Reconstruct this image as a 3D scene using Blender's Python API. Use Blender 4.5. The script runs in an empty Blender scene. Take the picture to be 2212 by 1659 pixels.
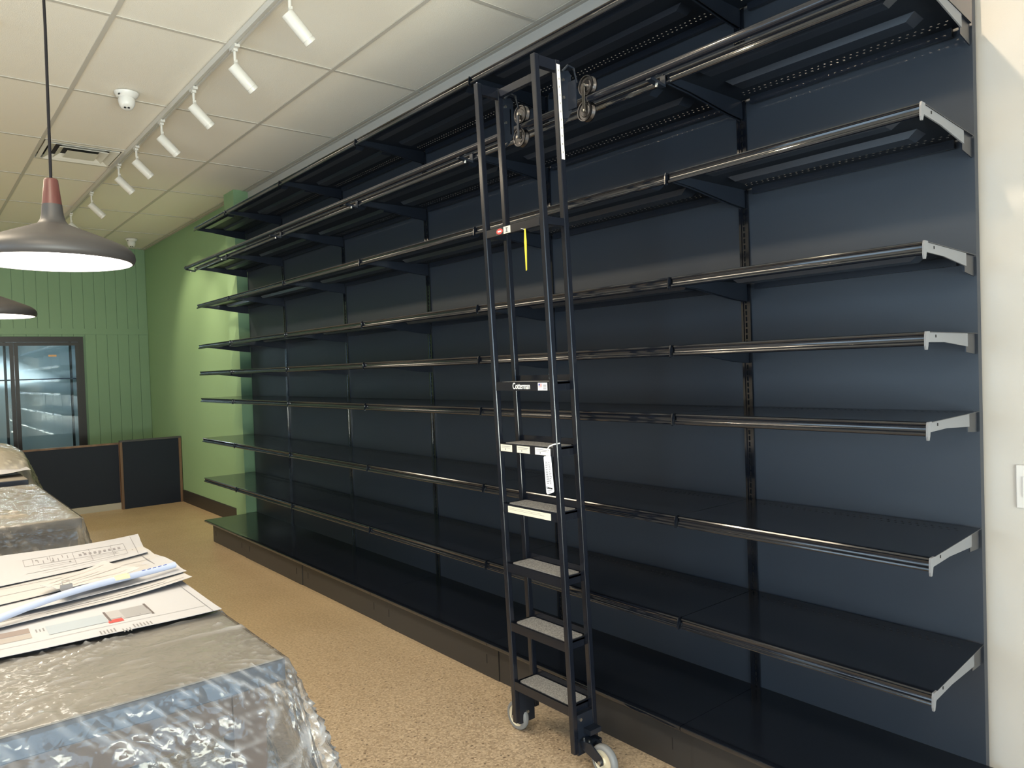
import bpy, math, random
from mathutils import Vector, Matrix, noise
random.seed(7)
sc = bpy.context.scene
COL = sc.collection

# ------------------------------------------------------------------ camera
cam_d = bpy.data.cameras.new('camera'); cam = bpy.data.objects.new('camera', cam_d); COL.objects.link(cam)
cam_d.sensor_fit = 'HORIZONTAL'; cam_d.sensor_width = 36.0; cam_d.lens = 1600.0 * 36.0 / 2212.0
cam_d.clip_start = 0.05; cam_d.clip_end = 100
_R = ((0.6368, 0.7703, -0.0331), (-0.0041, -0.0396, -0.9992), (-0.7710, 0.6364, -0.0221))
_f = Vector(_R[2]).normalized(); _r = Vector(_R[0]); _r = (_r - _f * _r.dot(_f)).normalized(); _u = _r.cross(_f)
M = Matrix(((_r.x, _u.x, -_f.x, 6.671), (_r.y, _u.y, -_f.y, -2.7913), (_r.z, _u.z, -_f.z, 1.6282), (0, 0, 0, 1)))
cam.matrix_world = M
sc.camera = cam

# ------------------------------------------------------------------ view + world
sc.view_settings.view_transform = 'Standard'; sc.view_settings.look = 'None'
sc.view_settings.gamma = 1.0; sc.view_settings.use_curve_mapping = False
sc.view_settings.exposure = 0.95
w = bpy.data.worlds.new('daylight'); sc.world = w; w.use_nodes = True
w.node_tree.nodes['Background'].inputs[0].default_value = (0.55, 0.72, 1.0, 1)
w.node_tree.nodes['Background'].inputs[1].default_value = 1.0

XL, XR, YB, YF, ZC = -5.15, 9.3, 0.05, -6.6, 3.53        # the room

def area_light(name, loc, rot, sx, sy, power, color):
    l = bpy.data.lights.new(name, 'AREA'); l.shape = 'RECTANGLE'; l.size = sx; l.size_y = sy
    l.energy = power; l.color = color
    o = bpy.data.objects.new(name, l); o.location = loc; o.rotation_euler = rot; COL.objects.link(o)
    return o
# daylight that enters by the storefront windows behind the camera
area_light('window_daylight', (XR + 0.10, -3.4, 1.22), (0, math.radians(90), 0), 2.1, 5.4, 110, (0.62, 0.80, 1.0))
# added warm fill lights, out of view overhead, to lift floor and ceiling
for _x, _p in ((-2.6, 26), (0.2, 34), (3.0, 30), (5.8, 28), (8.0, 40)):
    area_light('overhead_fill', (_x, -3.35, 3.50), (0, 0, 0), 1.15, 0.55, _p, (1.0, 0.84, 0.62))
area_light('window_daylight', (4.9, YF - 0.10, 1.55), (math.radians(90), 0, 0), 6.0, 2.7, 80, (0.88, 0.94, 1.0))
# added fill light outside the end window, aimed up to brighten the ceiling
area_light('ceiling_uplight_fill', (XR + 2.2, -3.4, 0.02), (0, math.radians(180 - 40), 0), 3.0, 5.6, 1150, (1.0, 0.86, 0.66))
# a spotlight of the tables' own track, outside the photo on the left
_l = bpy.data.lights.new('table_spot', 'SPOT'); _l.energy = 9; _l.color = (1.0, .82, .62); _l.spot_size = math.radians(60); _l.spot_blend = .6; _l.shadow_soft_size = .03
_o = bpy.data.objects.new('table_spot', _l); _o.location = (2.7, -3.5, 3.40); COL.objects.link(_o)
_o.rotation_euler = (Vector((4.1, -2.42, 1.6)) - Vector((2.7, -3.5, 3.40))).to_track_quat('-Z', 'Y').to_euler()

# ------------------------------------------------------------------ materials
MATS = {}
def mat(name, color, rough=0.5, metal=0.0, spec=0.5, bump=0.0, bscale=200.0, var=0.0, vscale=6.0, emit=None, coat=0.0):
    if name in MATS: return MATS[name]
    m = bpy.data.materials.new(name); m.use_nodes = True
    nt = m.node_tree; b = nt.nodes['Principled BSDF']
    b.inputs['Base Color'].default_value = (*color, 1)
    b.inputs['Roughness'].default_value = rough; b.inputs['Metallic'].default_value = metal
    b.inputs['Specular IOR Level'].default_value = spec
    b.inputs['Coat Weight'].default_value = coat
    if emit: 
        b.inputs['Emission Color'].default_value = (*emit[:3], 1); b.inputs['Emission Strength'].default_value = emit[3]
    tc = nt.nodes.new('ShaderNodeTexCoord')
    if bump:
        n = nt.nodes.new('ShaderNodeTexNoise'); n.inputs['Scale'].default_value = bscale; n.inputs['Detail'].default_value = 4
        bp = nt.nodes.new('ShaderNodeBump'); bp.inputs['Strength'].default_value = bump; bp.inputs['Distance'].default_value = 0.01
        nt.links.new(tc.outputs['Object'], n.inputs['Vector']); nt.links.new(n.outputs['Fac'], bp.inputs['Height'])
        nt.links.new(bp.outputs['Normal'], b.inputs['Normal'])
    if var:
        n = nt.nodes.new('ShaderNodeTexNoise'); n.inputs['Scale'].default_value = vscale; n.inputs['Detail'].default_value = 6
        r = nt.nodes.new('ShaderNodeValToRGB'); 
        r.color_ramp.elements[0].position = .3; r.color_ramp.elements[1].position = .7
        r.color_ramp.elements[0].color = (*[c * (1 - var) for c in color], 1)
        r.color_ramp.elements[1].color = (*[min(1, c * (1 + var)) for c in color], 1)
        nt.links.new(tc.outputs['Object'], n.inputs['Vector']); nt.links.new(n.outputs['Fac'], r.inputs['Fac'])
        nt.links.new(r.outputs['Color'], b.inputs['Base Color'])
    MATS[name] = m
    return m

def wood_mat(name, c1, c2, scale=(3, 40, 40), rough=0.45):
    m = mat(name, c1, rough)
    nt = m.node_tree; b = nt.nodes['Principled BSDF']; tc = nt.nodes['Texture Coordinate']
    mp = nt.nodes.new('ShaderNodeMapping'); mp.inputs['Scale'].default_value = scale
    n = nt.nodes.new('ShaderNodeTexNoise'); n.inputs['Scale'].default_value = 1.0; n.inputs['Detail'].default_value = 5
    r = nt.nodes.new('ShaderNodeValToRGB'); r.color_ramp.elements[0].color = (*c1, 1); r.color_ramp.elements[1].color = (*c2, 1)
    r.color_ramp.elements[0].position = .35; r.color_ramp.elements[1].position = .65
    nt.links.new(tc.outputs['Object'], mp.inputs['Vector']); nt.links.new(mp.outputs['Vector'], n.inputs['Vector'])
    nt.links.new(n.outputs['Fac'], r.inputs['Fac']); nt.links.new(r.outputs['Color'], b.inputs['Base Color'])
    return m

def floor_mat():
    m = mat('polished_aggregate_floor', (0.42, 0.31, 0.18), 0.32)
    nt = m.node_tree; b = nt.nodes['Principled BSDF']; tc = nt.nodes['Texture Coordinate']; L = nt.links.new
    def nz(scale, det=5, stretch=None):
        n = nt.nodes.new('ShaderNodeTexNoise'); n.inputs['Scale'].default_value = scale; n.inputs['Detail'].default_value = det
        L(tc.outputs['Object'], n.inputs['Vector']); return n
    def ramp(src, p0, p1, c0, c1):
        r = nt.nodes.new('ShaderNodeValToRGB'); r.color_ramp.elements[0].position = p0; r.color_ramp.elements[1].position = p1
        r.color_ramp.elements[0].color = (*c0, 1); r.color_ramp.elements[1].color = (*c1, 1); L(src, r.inputs['Fac']); return r
    def mix(fac, a, bb, mode='MIX'):
        x = nt.nodes.new('ShaderNodeMix'); x.data_type = 'RGBA'; x.blend_type = mode
        if hasattr(fac, 'links'): L(fac, x.inputs[0])
        else: x.inputs[0].default_value = fac
        L(a, x.inputs[6]); L(bb, x.inputs[7]); return x
    big = ramp(nz(1.6).outputs['Fac'], .35, .65, (0.44, 0.315, 0.170), (0.55, 0.405, 0.235))
    fine = ramp(nz(65, 6).outputs['Fac'], .38, .62, (0.36, 0.26, 0.15), (0.62, 0.47, 0.29))
    base = mix(0.5, big.outputs['Color'], fine.outputs['Color'])
    # exposed aggregate: coloured grains, then sparse dark stones; more of it towards the shelving's near end
    v1 = nt.nodes.new('ShaderNodeTexVoronoi'); v1.inputs['Scale'].default_value = 120; L(tc.outputs['Object'], v1.inputs['Vector'])
    grain = ramp(v1.outputs['Color'], .2, .9, (0.28, 0.225, 0.18), (0.70, 0.58, 0.44))
    patch = ramp(nz(0.55, 2).outputs['Fac'], .42, .58, (0, 0, 0), (0.75, 0.75, 0.75))
    sep = nt.nodes.new('ShaderNodeSeparateXYZ'); L(tc.outputs['Object'], sep.inputs[0])
    mr = nt.nodes.new('ShaderNodeMapRange'); L(sep.outputs['X'], mr.inputs['Value'])
    mr.inputs['From Min'].default_value = 1.8; mr.inputs['From Max'].default_value = 4.2; mr.inputs['To Min'].default_value = 0.1; mr.inputs['To Max'].default_value = 0.75
    mu = nt.nodes.new('ShaderNodeMath'); mu.operation = 'MULTIPLY'; L(mr.outputs[0], mu.inputs[0]); mu.inputs[1].default_value = 0.85
    c2 = mix(mu.outputs[0], base.outputs[2], grain.outputs['Color'])
    v2 = nt.nodes.new('ShaderNodeTexVoronoi'); v2.inputs['Scale'].default_value = 46; L(tc.outputs['Object'], v2.inputs['Vector'])
    s2 = nt.nodes.new('ShaderNodeSeparateColor'); L(v2.outputs['Color'], s2.inputs[0])
    lt = nt.nodes.new('ShaderNodeMath'); lt.operation = 'LESS_THAN'; L(v2.outputs['Distance'], lt.inputs[0]); lt.inputs[1].default_value = 0.26
    gt = nt.nodes.new('ShaderNodeMath'); gt.operation = 'GREATER_THAN'; L(s2.outputs[0], gt.inputs[0]); gt.inputs[1].default_value = 0.72
    mm = nt.nodes.new('ShaderNodeMath'); mm.operation = 'MULTIPLY'; L(lt.outputs[0], mm.inputs[0]); L(gt.outputs[0], mm.inputs[1])
    m3 = nt.nodes.new('ShaderNodeMath'); m3.operation = 'MULTIPLY'; L(mm.outputs[0], m3.inputs[0]); L(mu.outputs[0], m3.inputs[1])
    stone = ramp(s2.outputs[1], .2, .9, (0.035, 0.03, 0.03), (0.20, 0.12, 0.08))
    c3 = mix(m3.outputs[0], c2.outputs[2], stone.outputs['Color'])
    L(c3.outputs[2], b.inputs['Base Color'])
    rr = nt.nodes.new('ShaderNodeMapRange'); L(nz(9).outputs['Fac'], rr.inputs['Value']); rr.inputs['To Min'].default_value = .28; rr.inputs['To Max'].default_value = .5
    L(rr.outputs[0], b.inputs['Roughness'])
    return m

def film_mat(name='clear_plastic_film', body=0.22, tint=(0.80, 0.82, 0.86)):
    m = bpy.data.materials.new(name); m.use_nodes = True; nt = m.node_tree; nt.nodes.clear(); L = nt.links.new
    out = nt.nodes.new('ShaderNodeOutputMaterial'); tr = nt.nodes.new('ShaderNodeBsdfTransparent'); tr.inputs[0].default_value = (.93, .95, .97, 1)
    df = nt.nodes.new('ShaderNodeBsdfDiffuse'); df.inputs[0].default_value = (*tint, 1)
    tl = nt.nodes.new('ShaderNodeBsdfTranslucent'); tl.inputs[0].default_value = (*tint, 1)
    gl = nt.nodes.new('ShaderNodeBsdfGlossy'); gl.inputs['Roughness'].default_value = 0.09; gl.inputs[0].default_value = (1, 1, 1, 1)
    tc = nt.nodes.new('ShaderNodeTexCoord')
    n1 = nt.nodes.new('ShaderNodeTexNoise'); n1.inputs['Scale'].default_value = 9; n1.inputs['Detail'].default_value = 3
    L(tc.outputs['Object'], n1.inputs['Vector'])
    ad = nt.nodes.new('ShaderNodeMixRGB'); ad.blend_type = 'ADD'; ad.inputs[0].default_value = .10; L(tc.outputs['Object'], ad.inputs[1]); L(n1.outputs['Color'], ad.inputs[2])
    vo = nt.nodes.new('ShaderNodeTexVoronoi'); vo.feature = 'DISTANCE_TO_EDGE'; vo2_f = 'DISTANCE_TO_EDGE'; vo.inputs['Scale'].default_value = 11; L(ad.outputs[0], vo.inputs['Vector'])
    vo2 = nt.nodes.new('ShaderNodeTexVoronoi'); vo2.feature = 'DISTANCE_TO_EDGE'; vo2.inputs['Scale'].default_value = 30; L(ad.outputs[0], vo2.inputs['Vector'])
    sm = nt.nodes.new('ShaderNodeMath'); sm.operation = 'MULTIPLY_ADD'; sm.inputs[1].default_value = .35; L(vo2.outputs['Distance'], sm.inputs[0]); L(vo.outputs['Distance'], sm.inputs[2])
    bp = nt.nodes.new('ShaderNodeBump'); bp.inputs['Strength'].default_value = 0.22; bp.inputs['Distance'].default_value = 0.020
    L(sm.outputs[0], bp.inputs['Height'])
    for s in (df, tl, gl): L(bp.outputs['Normal'], s.inputs['Normal'])
    a = nt.nodes.new('ShaderNodeMixShader'); a.inputs[0].default_value = .4; L(df.outputs[0], a.inputs[1]); L(tl.outputs[0], a.inputs[2])
    b1 = nt.nodes.new('ShaderNodeMixShader'); at = nt.nodes.new('ShaderNodeAttribute'); at.attribute_name = 'fold'; fm = nt.nodes.new('ShaderNodeMath'); fm.operation = 'MULTIPLY_ADD'; fm.use_clamp = True; fm.inputs[1].default_value = .48; fm.inputs[2].default_value = body; L(at.outputs['Fac'], fm.inputs[0]); L(fm.outputs[0], b1.inputs[0]); L(tr.outputs[0], b1.inputs[1]); L(a.outputs[0], b1.inputs[2])
    fr = nt.nodes.new('ShaderNodeFresnel'); fr.inputs['IOR'].default_value = 1.5; L(bp.outputs['Normal'], fr.inputs['Normal'])
    f2 = nt.nodes.new('ShaderNodeMath'); f2.operation = 'MULTIPLY'; f2.inputs[1].default_value = .6; f2.use_clamp = True; L(fr.outputs[0], f2.inputs[0])
    c = nt.nodes.new('ShaderNodeMixShader'); L(f2.outputs[0], c.inputs[0]); L(b1.outputs[0], c.inputs[1]); L(gl.outputs[0], c.inputs[2])
    L(c.outputs[0], out.inputs['Surface'])
    return m

def glass_mat(name):
    m = bpy.data.materials.new(name); m.use_nodes = True; nt = m.node_tree; nt.nodes.clear(); L = nt.links.new
    out = nt.nodes.new('ShaderNodeOutputMaterial'); tr = nt.nodes.new('ShaderNodeBsdfTransparent'); tr.inputs[0].default_value = (.86, .93, .95, 1)
    gl = nt.nodes.new('ShaderNodeBsdfGlossy'); gl.inputs['Roughness'].default_value = 0.02
    fr = nt.nodes.new('ShaderNodeFresnel'); fr.inputs['IOR'].default_value = 1.7
    c = nt.nodes.new('ShaderNodeMixShader'); L(fr.outputs[0], c.inputs[0]); L(tr.outputs[0], c.inputs[1]); L(gl.outputs[0], c.inputs[2]); L(c.outputs[0], out.inputs['Surface'])
    return m

BLACK = mat('black_powder_coat', (0.010, 0.014, 0.023), 0.30, spec=0.5, bump=0.02, bscale=900)
PANEL = mat('black_back_panel', (0.024, 0.032, 0.046), 0.43, spec=0.6, bump=0.03, bscale=700)
DECKM = mat('black_gloss_shelf_top', (0.009, 0.012, 0.019), 0.16, spec=0.6)
UNDER = mat('black_shelf_underside', (0.008, 0.012, 0.020), 0.5, spec=0.25)
LIPM = mat('black_gloss_price_rail', (0.006, 0.008, 0.013), 0.11, spec=0.8, coat=0.2)
BLKTUBE = mat('black_ladder_enamel', (0.007, 0.009, 0.015), 0.20, spec=0.6)
GREYEND = mat('light_grey_end_plate', (0.17, 0.18, 0.20), 0.45)
KICKM = mat('black_kick_plate', (0.028, 0.027, 0.027), 0.42)
SLOTM = mat('dark_slot', (0.004, 0.004, 0.005), 0.8)
STEEL = mat('zinc_steel', (0.62, 0.62, 0.60), 0.28, metal=1.0)
CHROME = mat('bright_roller_steel', (0.12, 0.12, 0.13), 0.28, metal=1.0)
WHITEP = mat('white_wall_paint', (0.56, 0.54, 0.505), 0.6, bump=0.05, bscale=300)
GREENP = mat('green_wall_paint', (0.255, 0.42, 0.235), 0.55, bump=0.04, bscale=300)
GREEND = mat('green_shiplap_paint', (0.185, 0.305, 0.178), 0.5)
TILEM = mat('mineral_fibre_tile', (0.87, 0.83, 0.75), 0.9, bump=0.25, bscale=260)
TEEM = mat('white_grid_tee', (0.56, 0.53, 0.48), 0.5)
TRACKW = mat('white_track_enamel', (0.60, 0.585, 0.55), 0.4)
WHITEPL = mat('white_plastic', (0.70, 0.69, 0.67), 0.35)
BASEBD = mat('black_rubber_base', (0.030, 0.027, 0.024), 0.5)
NAVYL = mat('dark_charcoal_laminate', (0.010, 0.015, 0.027), 0.5, spec=0.25)
TABLEDARK = mat('dark_tabletop_edge', (0.020, 0.028, 0.045), 0.4)
TABLETOP = mat('taupe_tabletop', (0.26, 0.235, 0.20), 0.5, var=0.15, vscale=5)
WALNUT = wood_mat('walnut_edge', (0.105, 0.058, 0.032), (0.21, 0.125, 0.07), (8, 8, 1.2))
TABLEWOOD = wood_mat('brown_table_wood', (0.045, 0.027, 0.020), (0.08, 0.048, 0.034), (8, 8, 1.2))
PENDWOOD = wood_mat('red_brown_lamp_wood', (0.085, 0.028, 0.024), (0.12, 0.042, 0.036), (60, 60, 6), 0.4)
PENDBLK = mat('matte_black_lamp_shade', (0.045, 0.042, 0.042), 0.5)
PENDIN = mat('white_lamp_lining', (0.85, 0.83, 0.78), 0.6)
GLOW = mat('lamp_diffuser', (0.9, 0.9, 0.88), 0.5, emit=(1.0, 0.93, 0.82, 4.0))
LEDGLOW = mat('spot_lens', (0.9, 0.9, 0.88), 0.4, emit=(1.0, 0.88, 0.70, 9.0))
CORD = mat('black_cord', (0.008, 0.007, 0.009), 0.7, spec=0.2)
GRIP = mat('grey_grit_tread', (0.30, 0.30, 0.30), 0.8, bump=0.5, bscale=500, var=0.45, vscale=160)
CREAM = mat('cream_label', (0.80, 0.74, 0.60), 0.6)
WHITEL = mat('white_label', (0.88, 0.87, 0.84), 0.5)
REDL = mat('red_label', (0.72, 0.07, 0.06), 0.5)
BLUEL = mat('blue_label', (0.05, 0.09, 0.35), 0.5)
BLACKL = mat('black_ink', (0.02, 0.02, 0.022), 0.6)
GREYINK = mat('grey_ink', (0.22, 0.22, 0.23), 0.7)
LINEINK = mat('thin_plan_ink', (0.25, 0.24, 0.26), 0.7)
YELLOW = mat('yellow_tag_plastic', (0.85, 0.62, 0.05), 0.4)
PAPER = mat('white_bond_paper', (0.47, 0.475, 0.505), 0.75)
PAPERW = mat('warm_white_paper', (0.48, 0.47, 0.47), 0.75)
KRAFT = mat('tan_card', (0.42, 0.36, 0.26), 0.8)
TIRE = mat('grey_rubber_tyre', (0.22, 0.23, 0.24), 0.45)
HUB = mat('ivory_wheel_hub', (0.72, 0.67, 0.52), 0.4)
LIGHTBASE = mat('light_grey_plinth', (0.42, 0.40, 0.34), 0.6)
COOLIN = mat('cooler_lining', (0.60, 0.68, 0.70), 0.5)
BRONZE = mat('dark_bronze_frame', (0.020, 0.016, 0.015), 0.4)
ORANGE = mat('orange_label', (0.75, 0.42, 0.20), 0.6)
VENTW = mat('white_diffuser_enamel', (0.74, 0.72, 0.66), 0.45)
VENTD = mat('dark_duct', (0.03, 0.03, 0.035), 0.8)
FILM = film_mat('clear_plastic_film', 0.09)
FILM2 = film_mat('cloudy_plastic_film', 0.22, (0.78, 0.72, 0.62))
FILM3 = film_mat('milky_plastic_film', 0.45, (0.80, 0.74, 0.62))
GLASS = glass_mat('door_glass')
FLOORM = floor_mat()

# ------------------------------------------------------------------ mesh helpers
class MB:
    def __init__(s): s.v = []; s.f = []
    def add(s, vs, fs):
        n = len(s.v); s.v += [tuple(p) for p in vs]; s.f += [tuple(i + n for i in q) for q in fs]; return s
    def box(s, x0, x1, y0, y1, z0, z1):
        return s.add([(x0, y0, z0), (x1, y0, z0), (x1, y1, z0), (x0, y1, z0), (x0, y0, z1), (x1, y0, z1), (x1, y1, z1), (x0, y1, z1)],
                     [(0, 3, 2, 1), (4, 5, 6, 7), (0, 1, 5, 4), (1, 2, 6, 5), (2, 3, 7, 6), (3, 0, 4, 7)])
    def hexa(s, b, t):
        return s.add(list(b) + list(t), [(0, 3, 2, 1), (4, 5, 6, 7), (0, 1, 5, 4), (1, 2, 6, 5), (2, 3, 7, 6), (3, 0, 4, 7)])
    def quad(s, a, b, c, d): return s.add([a, b, c, d], [(0, 1, 2, 3)])
    def prism_x(s, prof, x0, x1):          # prof: (y, z) loop
        n = len(prof)
        vs = [(x0, y, z) for y, z in prof] + [(x1, y, z) for y, z in prof]
        fs = [(i, (i + 1) % n, n + (i + 1) % n, n + i) for i in range(n)] + [tuple(range(n))[::-1], tuple(range(n, 2 * n))]
        return s.add(vs, fs)
    def prism_y(s, prof, y0, y1):          # prof: (x, z) loop
        n = len(prof)
        vs = [(x, y0, z) for x, z in prof] + [(x, y1, z) for x, z in prof]
        fs = [(i, (i + 1) % n, n + (i + 1) % n, n + i) for i in range(n)] + [tuple(range(n))[::-1], tuple(range(n, 2 * n))]
        return s.add(vs, fs)
    def tube(s, pts, r, seg=10, cap=True):
        pts = [Vector(p) for p in pts]; n0 = len(s.v); N = len(pts)
        up = Vector((0, 0, 1))
        for i, p in enumerate(pts):
            d = (pts[min(i + 1, N - 1)] - pts[max(i - 1, 0)]).normalized()
            a = d.cross(up if abs(d.dot(up)) < .95 else Vector((1, 0, 0))).normalized(); b = d.cross(a)
            for k in range(seg):
                t = 2 * math.pi * k / seg; q = p + (a * math.cos(t) + b * math.sin(t)) * r; s.v.append(tuple(q))
        for i in range(N - 1):
            for k in range(seg):
                s.f.append((n0 + i * seg + k, n0 + i * seg + (k + 1) % seg, n0 + (i + 1) * seg + (k + 1) % seg, n0 + (i + 1) * seg + k))
        if cap:
            s.f.append(tuple(n0 + k for k in range(seg))[::-1]); s.f.append(tuple(n0 + (N - 1) * seg + k for k in range(seg)))
        return s
    def lathe(s, prof, c, axis='z', seg=32):   # prof: (r, h) open polyline
        n0 = len(s.v); n = len(prof)
        for k in range(seg):
            t = 2 * math.pi * k / seg; ca, sa = math.cos(t), math.sin(t)
            for r, h in prof:
                if axis == 'z': s.v.append((c[0] + r * ca, c[1] + r * sa, c[2] + h))
                else: s.v.append((c[0] + r * ca, c[1] + h, c[2] + r * sa))
        for k in range(seg):
            k2 = (k + 1) % seg
            for i in range(n - 1):
                s.f.append((n0 + k * n + i, n0 + k2 * n + i, n0 + k2 * n + i + 1, n0 + k * n + i + 1))
        return s
    def mesh(s, name, material, smooth=None):
        me = bpy.data.meshes.new(name); me.from_pydata(s.v, [], s.f); me.materials.append(material); me.validate(); me.update()
        if smooth is not None:
            me.polygons.foreach_set('use_smooth', [True] * len(me.polygons))
            me.set_sharp_from_angle(angle=math.radians(smooth))
        return me

def link(name, me, parent=None, loc=(0, 0, 0), rz=0):
    o = bpy.data.objects.new(name, me); COL.objects.link(o); o.location = loc; o.rotation_euler = (0, 0, rz)
    if parent: o.parent = parent
    return o
def part(name, mb, m, parent=None, smooth=None, label=None, bevel=0, loc=(0, 0, 0)):
    o = link(name, mb.mesh(name, m, smooth), parent, loc)
    if label: o['label'] = label
    if bevel:
        bv = o.modifiers.new('bevel', 'BEVEL'); bv.width = bevel; bv.segments = 2; bv.limit_method = 'ANGLE'
    return o
def tag(o, label, cat, group=None):
    o['label'] = label; o['category'] = cat
    if group: o['group'] = group
    return o
def thing(name, label, cat, loc=(0, 0, 0), group=None):
    o = bpy.data.objects.new(name, None); COL.objects.link(o); o.location = loc; o.empty_display_size = .1
    return tag(o, label, cat, group)
def struct(name, mb, m, label=None, smooth=None):
    o = part(name, mb, m, None, smooth, label); o['kind'] = 'structure'; return o
def copy_tree(o, parent=None):
    c = o.copy(); COL.objects.link(c); c.parent = parent
    for ch in o.children: copy_tree(ch, c)
    return c
def text_mesh(name, body, size, material, parent, mw, extrude=0.0004, bold=0.0):
    cu = bpy.data.curves.new(name, 'FONT'); cu.body = body; cu.size = size; cu.extrude = extrude; cu.offset = bold; cu.align_x = 'CENTER'; cu.align_y = 'CENTER'
    tmp = bpy.data.objects.new(name, cu); COL.objects.link(tmp)
    me = bpy.data.meshes.new_from_object(tmp); bpy.data.objects.remove(tmp)
    me.materials.clear(); me.materials.append(material)
    o = link(name, me, parent); o.matrix_local = mw
    return o

# ------------------------------------------------------------------ room shell
struct('floor', MB().box(XL - .2, XR + .2, YF - .2, YB + .2, -0.1, 0.0), FLOORM, 'tan polished concrete floor with dark aggregate specks')
me = MB().box(-0.95, XR + .2, YB, YB + .2, 0, ZC + .1).box(XL - .2, -0.95, YB, YB + .2, 0, ZC + .1).mesh('wall_back', WHITEP)
me.materials.append(GREENP)
for i, p in enumerate(me.polygons): p.material_index = 1 if i >= 6 else 0
wb = link('wall_back', me); wb['kind'] = 'structure'; wb['label'] = 'long wall behind the shelving, green at the far end and white elsewhere'
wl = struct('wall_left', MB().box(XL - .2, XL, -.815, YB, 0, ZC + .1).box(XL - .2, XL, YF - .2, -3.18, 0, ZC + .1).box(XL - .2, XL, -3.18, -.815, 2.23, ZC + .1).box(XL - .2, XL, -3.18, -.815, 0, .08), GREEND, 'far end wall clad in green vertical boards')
# end wall with its storefront opening (behind the camera)
struct('wall_right', MB().box(XR, XR + .2, YF - .2, -6.2, 0, ZC + .1).box(XR, XR + .2, -.7, YB, 0, ZC + .1).box(XR, XR + .2, -6.2, -.7, 2.30, ZC + .1).box(XR, XR + .2, -6.2, -.7, 0, .12), WHITEP)
struct('wall_front', MB().box(XL, 1.8, YF - .2, YF, 0, ZC + .1).box(8.0, XR, YF - .2, YF, 0, ZC + .1).box(1.8, 8.0, YF - .2, YF, 2.95, ZC + .1).box(1.8, 8.0, YF - .2, YF, 0, .12), WHITEP)
for nm, frame in (('window_1', [(XR + .02, XR + .08, y, y + .06, .12, 2.30) for y in (-6.2, -4.4, -2.58, -.76)] + [(XR + .02, XR + .08, -6.2, -.7, z, z + .06) for z in (.12, 2.24)]),
                  ('window_2', [(x, x + .06, YF - .08, YF - .02, .12, 2.95) for x in (1.8, 3.33, 4.87, 6.4, 7.94)] + [(1.8, 8.0, YF - .08, YF - .02, z, z + .06) for z in (.12, 2.2, 2.89)])):
    mb = MB()
    for b in frame: mb.box(*b)
    wn = struct(nm, mb, BRONZE, 'storefront window frame')
    gp = MB().box(XR + .045, XR + .05, -6.2, -.7, .12, 2.30) if nm == 'window_1' else MB().box(1.8, 8.0, YF - .05, YF - .045, .12, 2.95)
    part('pane', gp, GLASS, wn)
# ceiling: slab, tiles and grid
ceil = struct('ceiling', MB().box(XL - .2, XR + .2, YF - .2, YB + .2, ZC + .06, ZC + .16), TILEM, 'suspended ceiling of off-white tiles in a white grid')
GX = [2.375 + 1.2345 * k for k in range(-7, 7)]
GX = [x for x in GX if x < XR + 1.2]
GY = [-0.005 - 0.6185 * k for k in range(0, 12)]
tile_me = MB().box(.004, 1.2345 - .004, -.6185 + .004, -.004, .006, .022).mesh('ceiling_tile', TILEM)
for i, x in enumerate(GX[:-1]):
    for j, y in enumerate(GY[:-1]):
        if y - .62 < YF - .3: continue
        if abs(x - (-0.094)) < .65 and False: continue
        if i == [k for k, q in enumerate(GX) if abs(q - (-1.3285)) < .3][0] and j == 2 + 0 and True and abs(y + 1.242) < .02:
            # the half bay beside the air diffuser
            part('ceiling_tile', MB().box(.004, .600, -.6185 + .004, -.004, .006, .022), TILEM, ceil, loc=(x, y, ZC)); continue
        link('ceiling_tile', tile_me, ceil, (x, y, ZC))
part('ceiling_tile', MB().box(XL, XR, -.002, YB - .002, .006, .022), TILEM, ceil, loc=(0, 0, ZC))
for x in GX: part('grid_tee', MB().box(x - .012, x + .012, YF, YB, 0, .004).box(x - .003, x + .003, YF, YB, .004, .05), TEEM, ceil, loc=(0, 0, ZC))
part('grid_tee', MB().box(-.712, -.688, GY[3], GY[2], 0, .004).box(-.703, -.697, GY[3], GY[2], .004, .04), TEEM, ceil, loc=(0, 0, ZC))
for y in GY:
    if y > YF: part('grid_tee', MB().box(XL, XR, y - .012, y + .012, -.001, .004).box(XL, XR, y - .003, y + .003, .004, .05), TEEM, ceil, loc=(0, 0, ZC))
struct('trim_1', MB().prism_x([(YB, 0), (YB, .022), (YB - .003, .022), (YB - .003, .003), (YB - .024, .003), (YB - .024, 0)], XL, XR), TEEM, 'white wall angle where ceiling meets the back wall').location = (0, 0, ZC - .004)
# shiplap boards on the far wall, a band across them
PIT = 0.1385
ys = [-0.0796 - PIT * k for k in range(0, 48)]
edges = [YB - .002] + ys
up_me = {}
for a, b in zip(edges[:-1], edges[1:]):
    if b < YF: break
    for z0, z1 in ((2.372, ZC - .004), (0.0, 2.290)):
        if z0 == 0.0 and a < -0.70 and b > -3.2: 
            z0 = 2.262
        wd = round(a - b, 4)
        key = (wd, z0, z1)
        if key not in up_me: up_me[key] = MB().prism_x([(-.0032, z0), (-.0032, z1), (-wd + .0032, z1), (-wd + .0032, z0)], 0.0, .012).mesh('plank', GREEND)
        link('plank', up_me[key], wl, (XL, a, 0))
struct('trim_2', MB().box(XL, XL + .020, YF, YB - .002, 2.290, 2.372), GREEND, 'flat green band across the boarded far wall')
struct('trim_3', MB().box(-1.235, -0.95, -0.10, YB, 0, ZC + .02), GREENP, 'square green column at the left end of the shelving')
struct('baseboard_back', MB().prism_x([(YB, 0), (YB - .010, 0), (YB - .010, .150), (YB - .006, .158), (YB, .16)], -3.66, -1.55), BASEBD, 'black rubber baseboard on the green wall')

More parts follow.
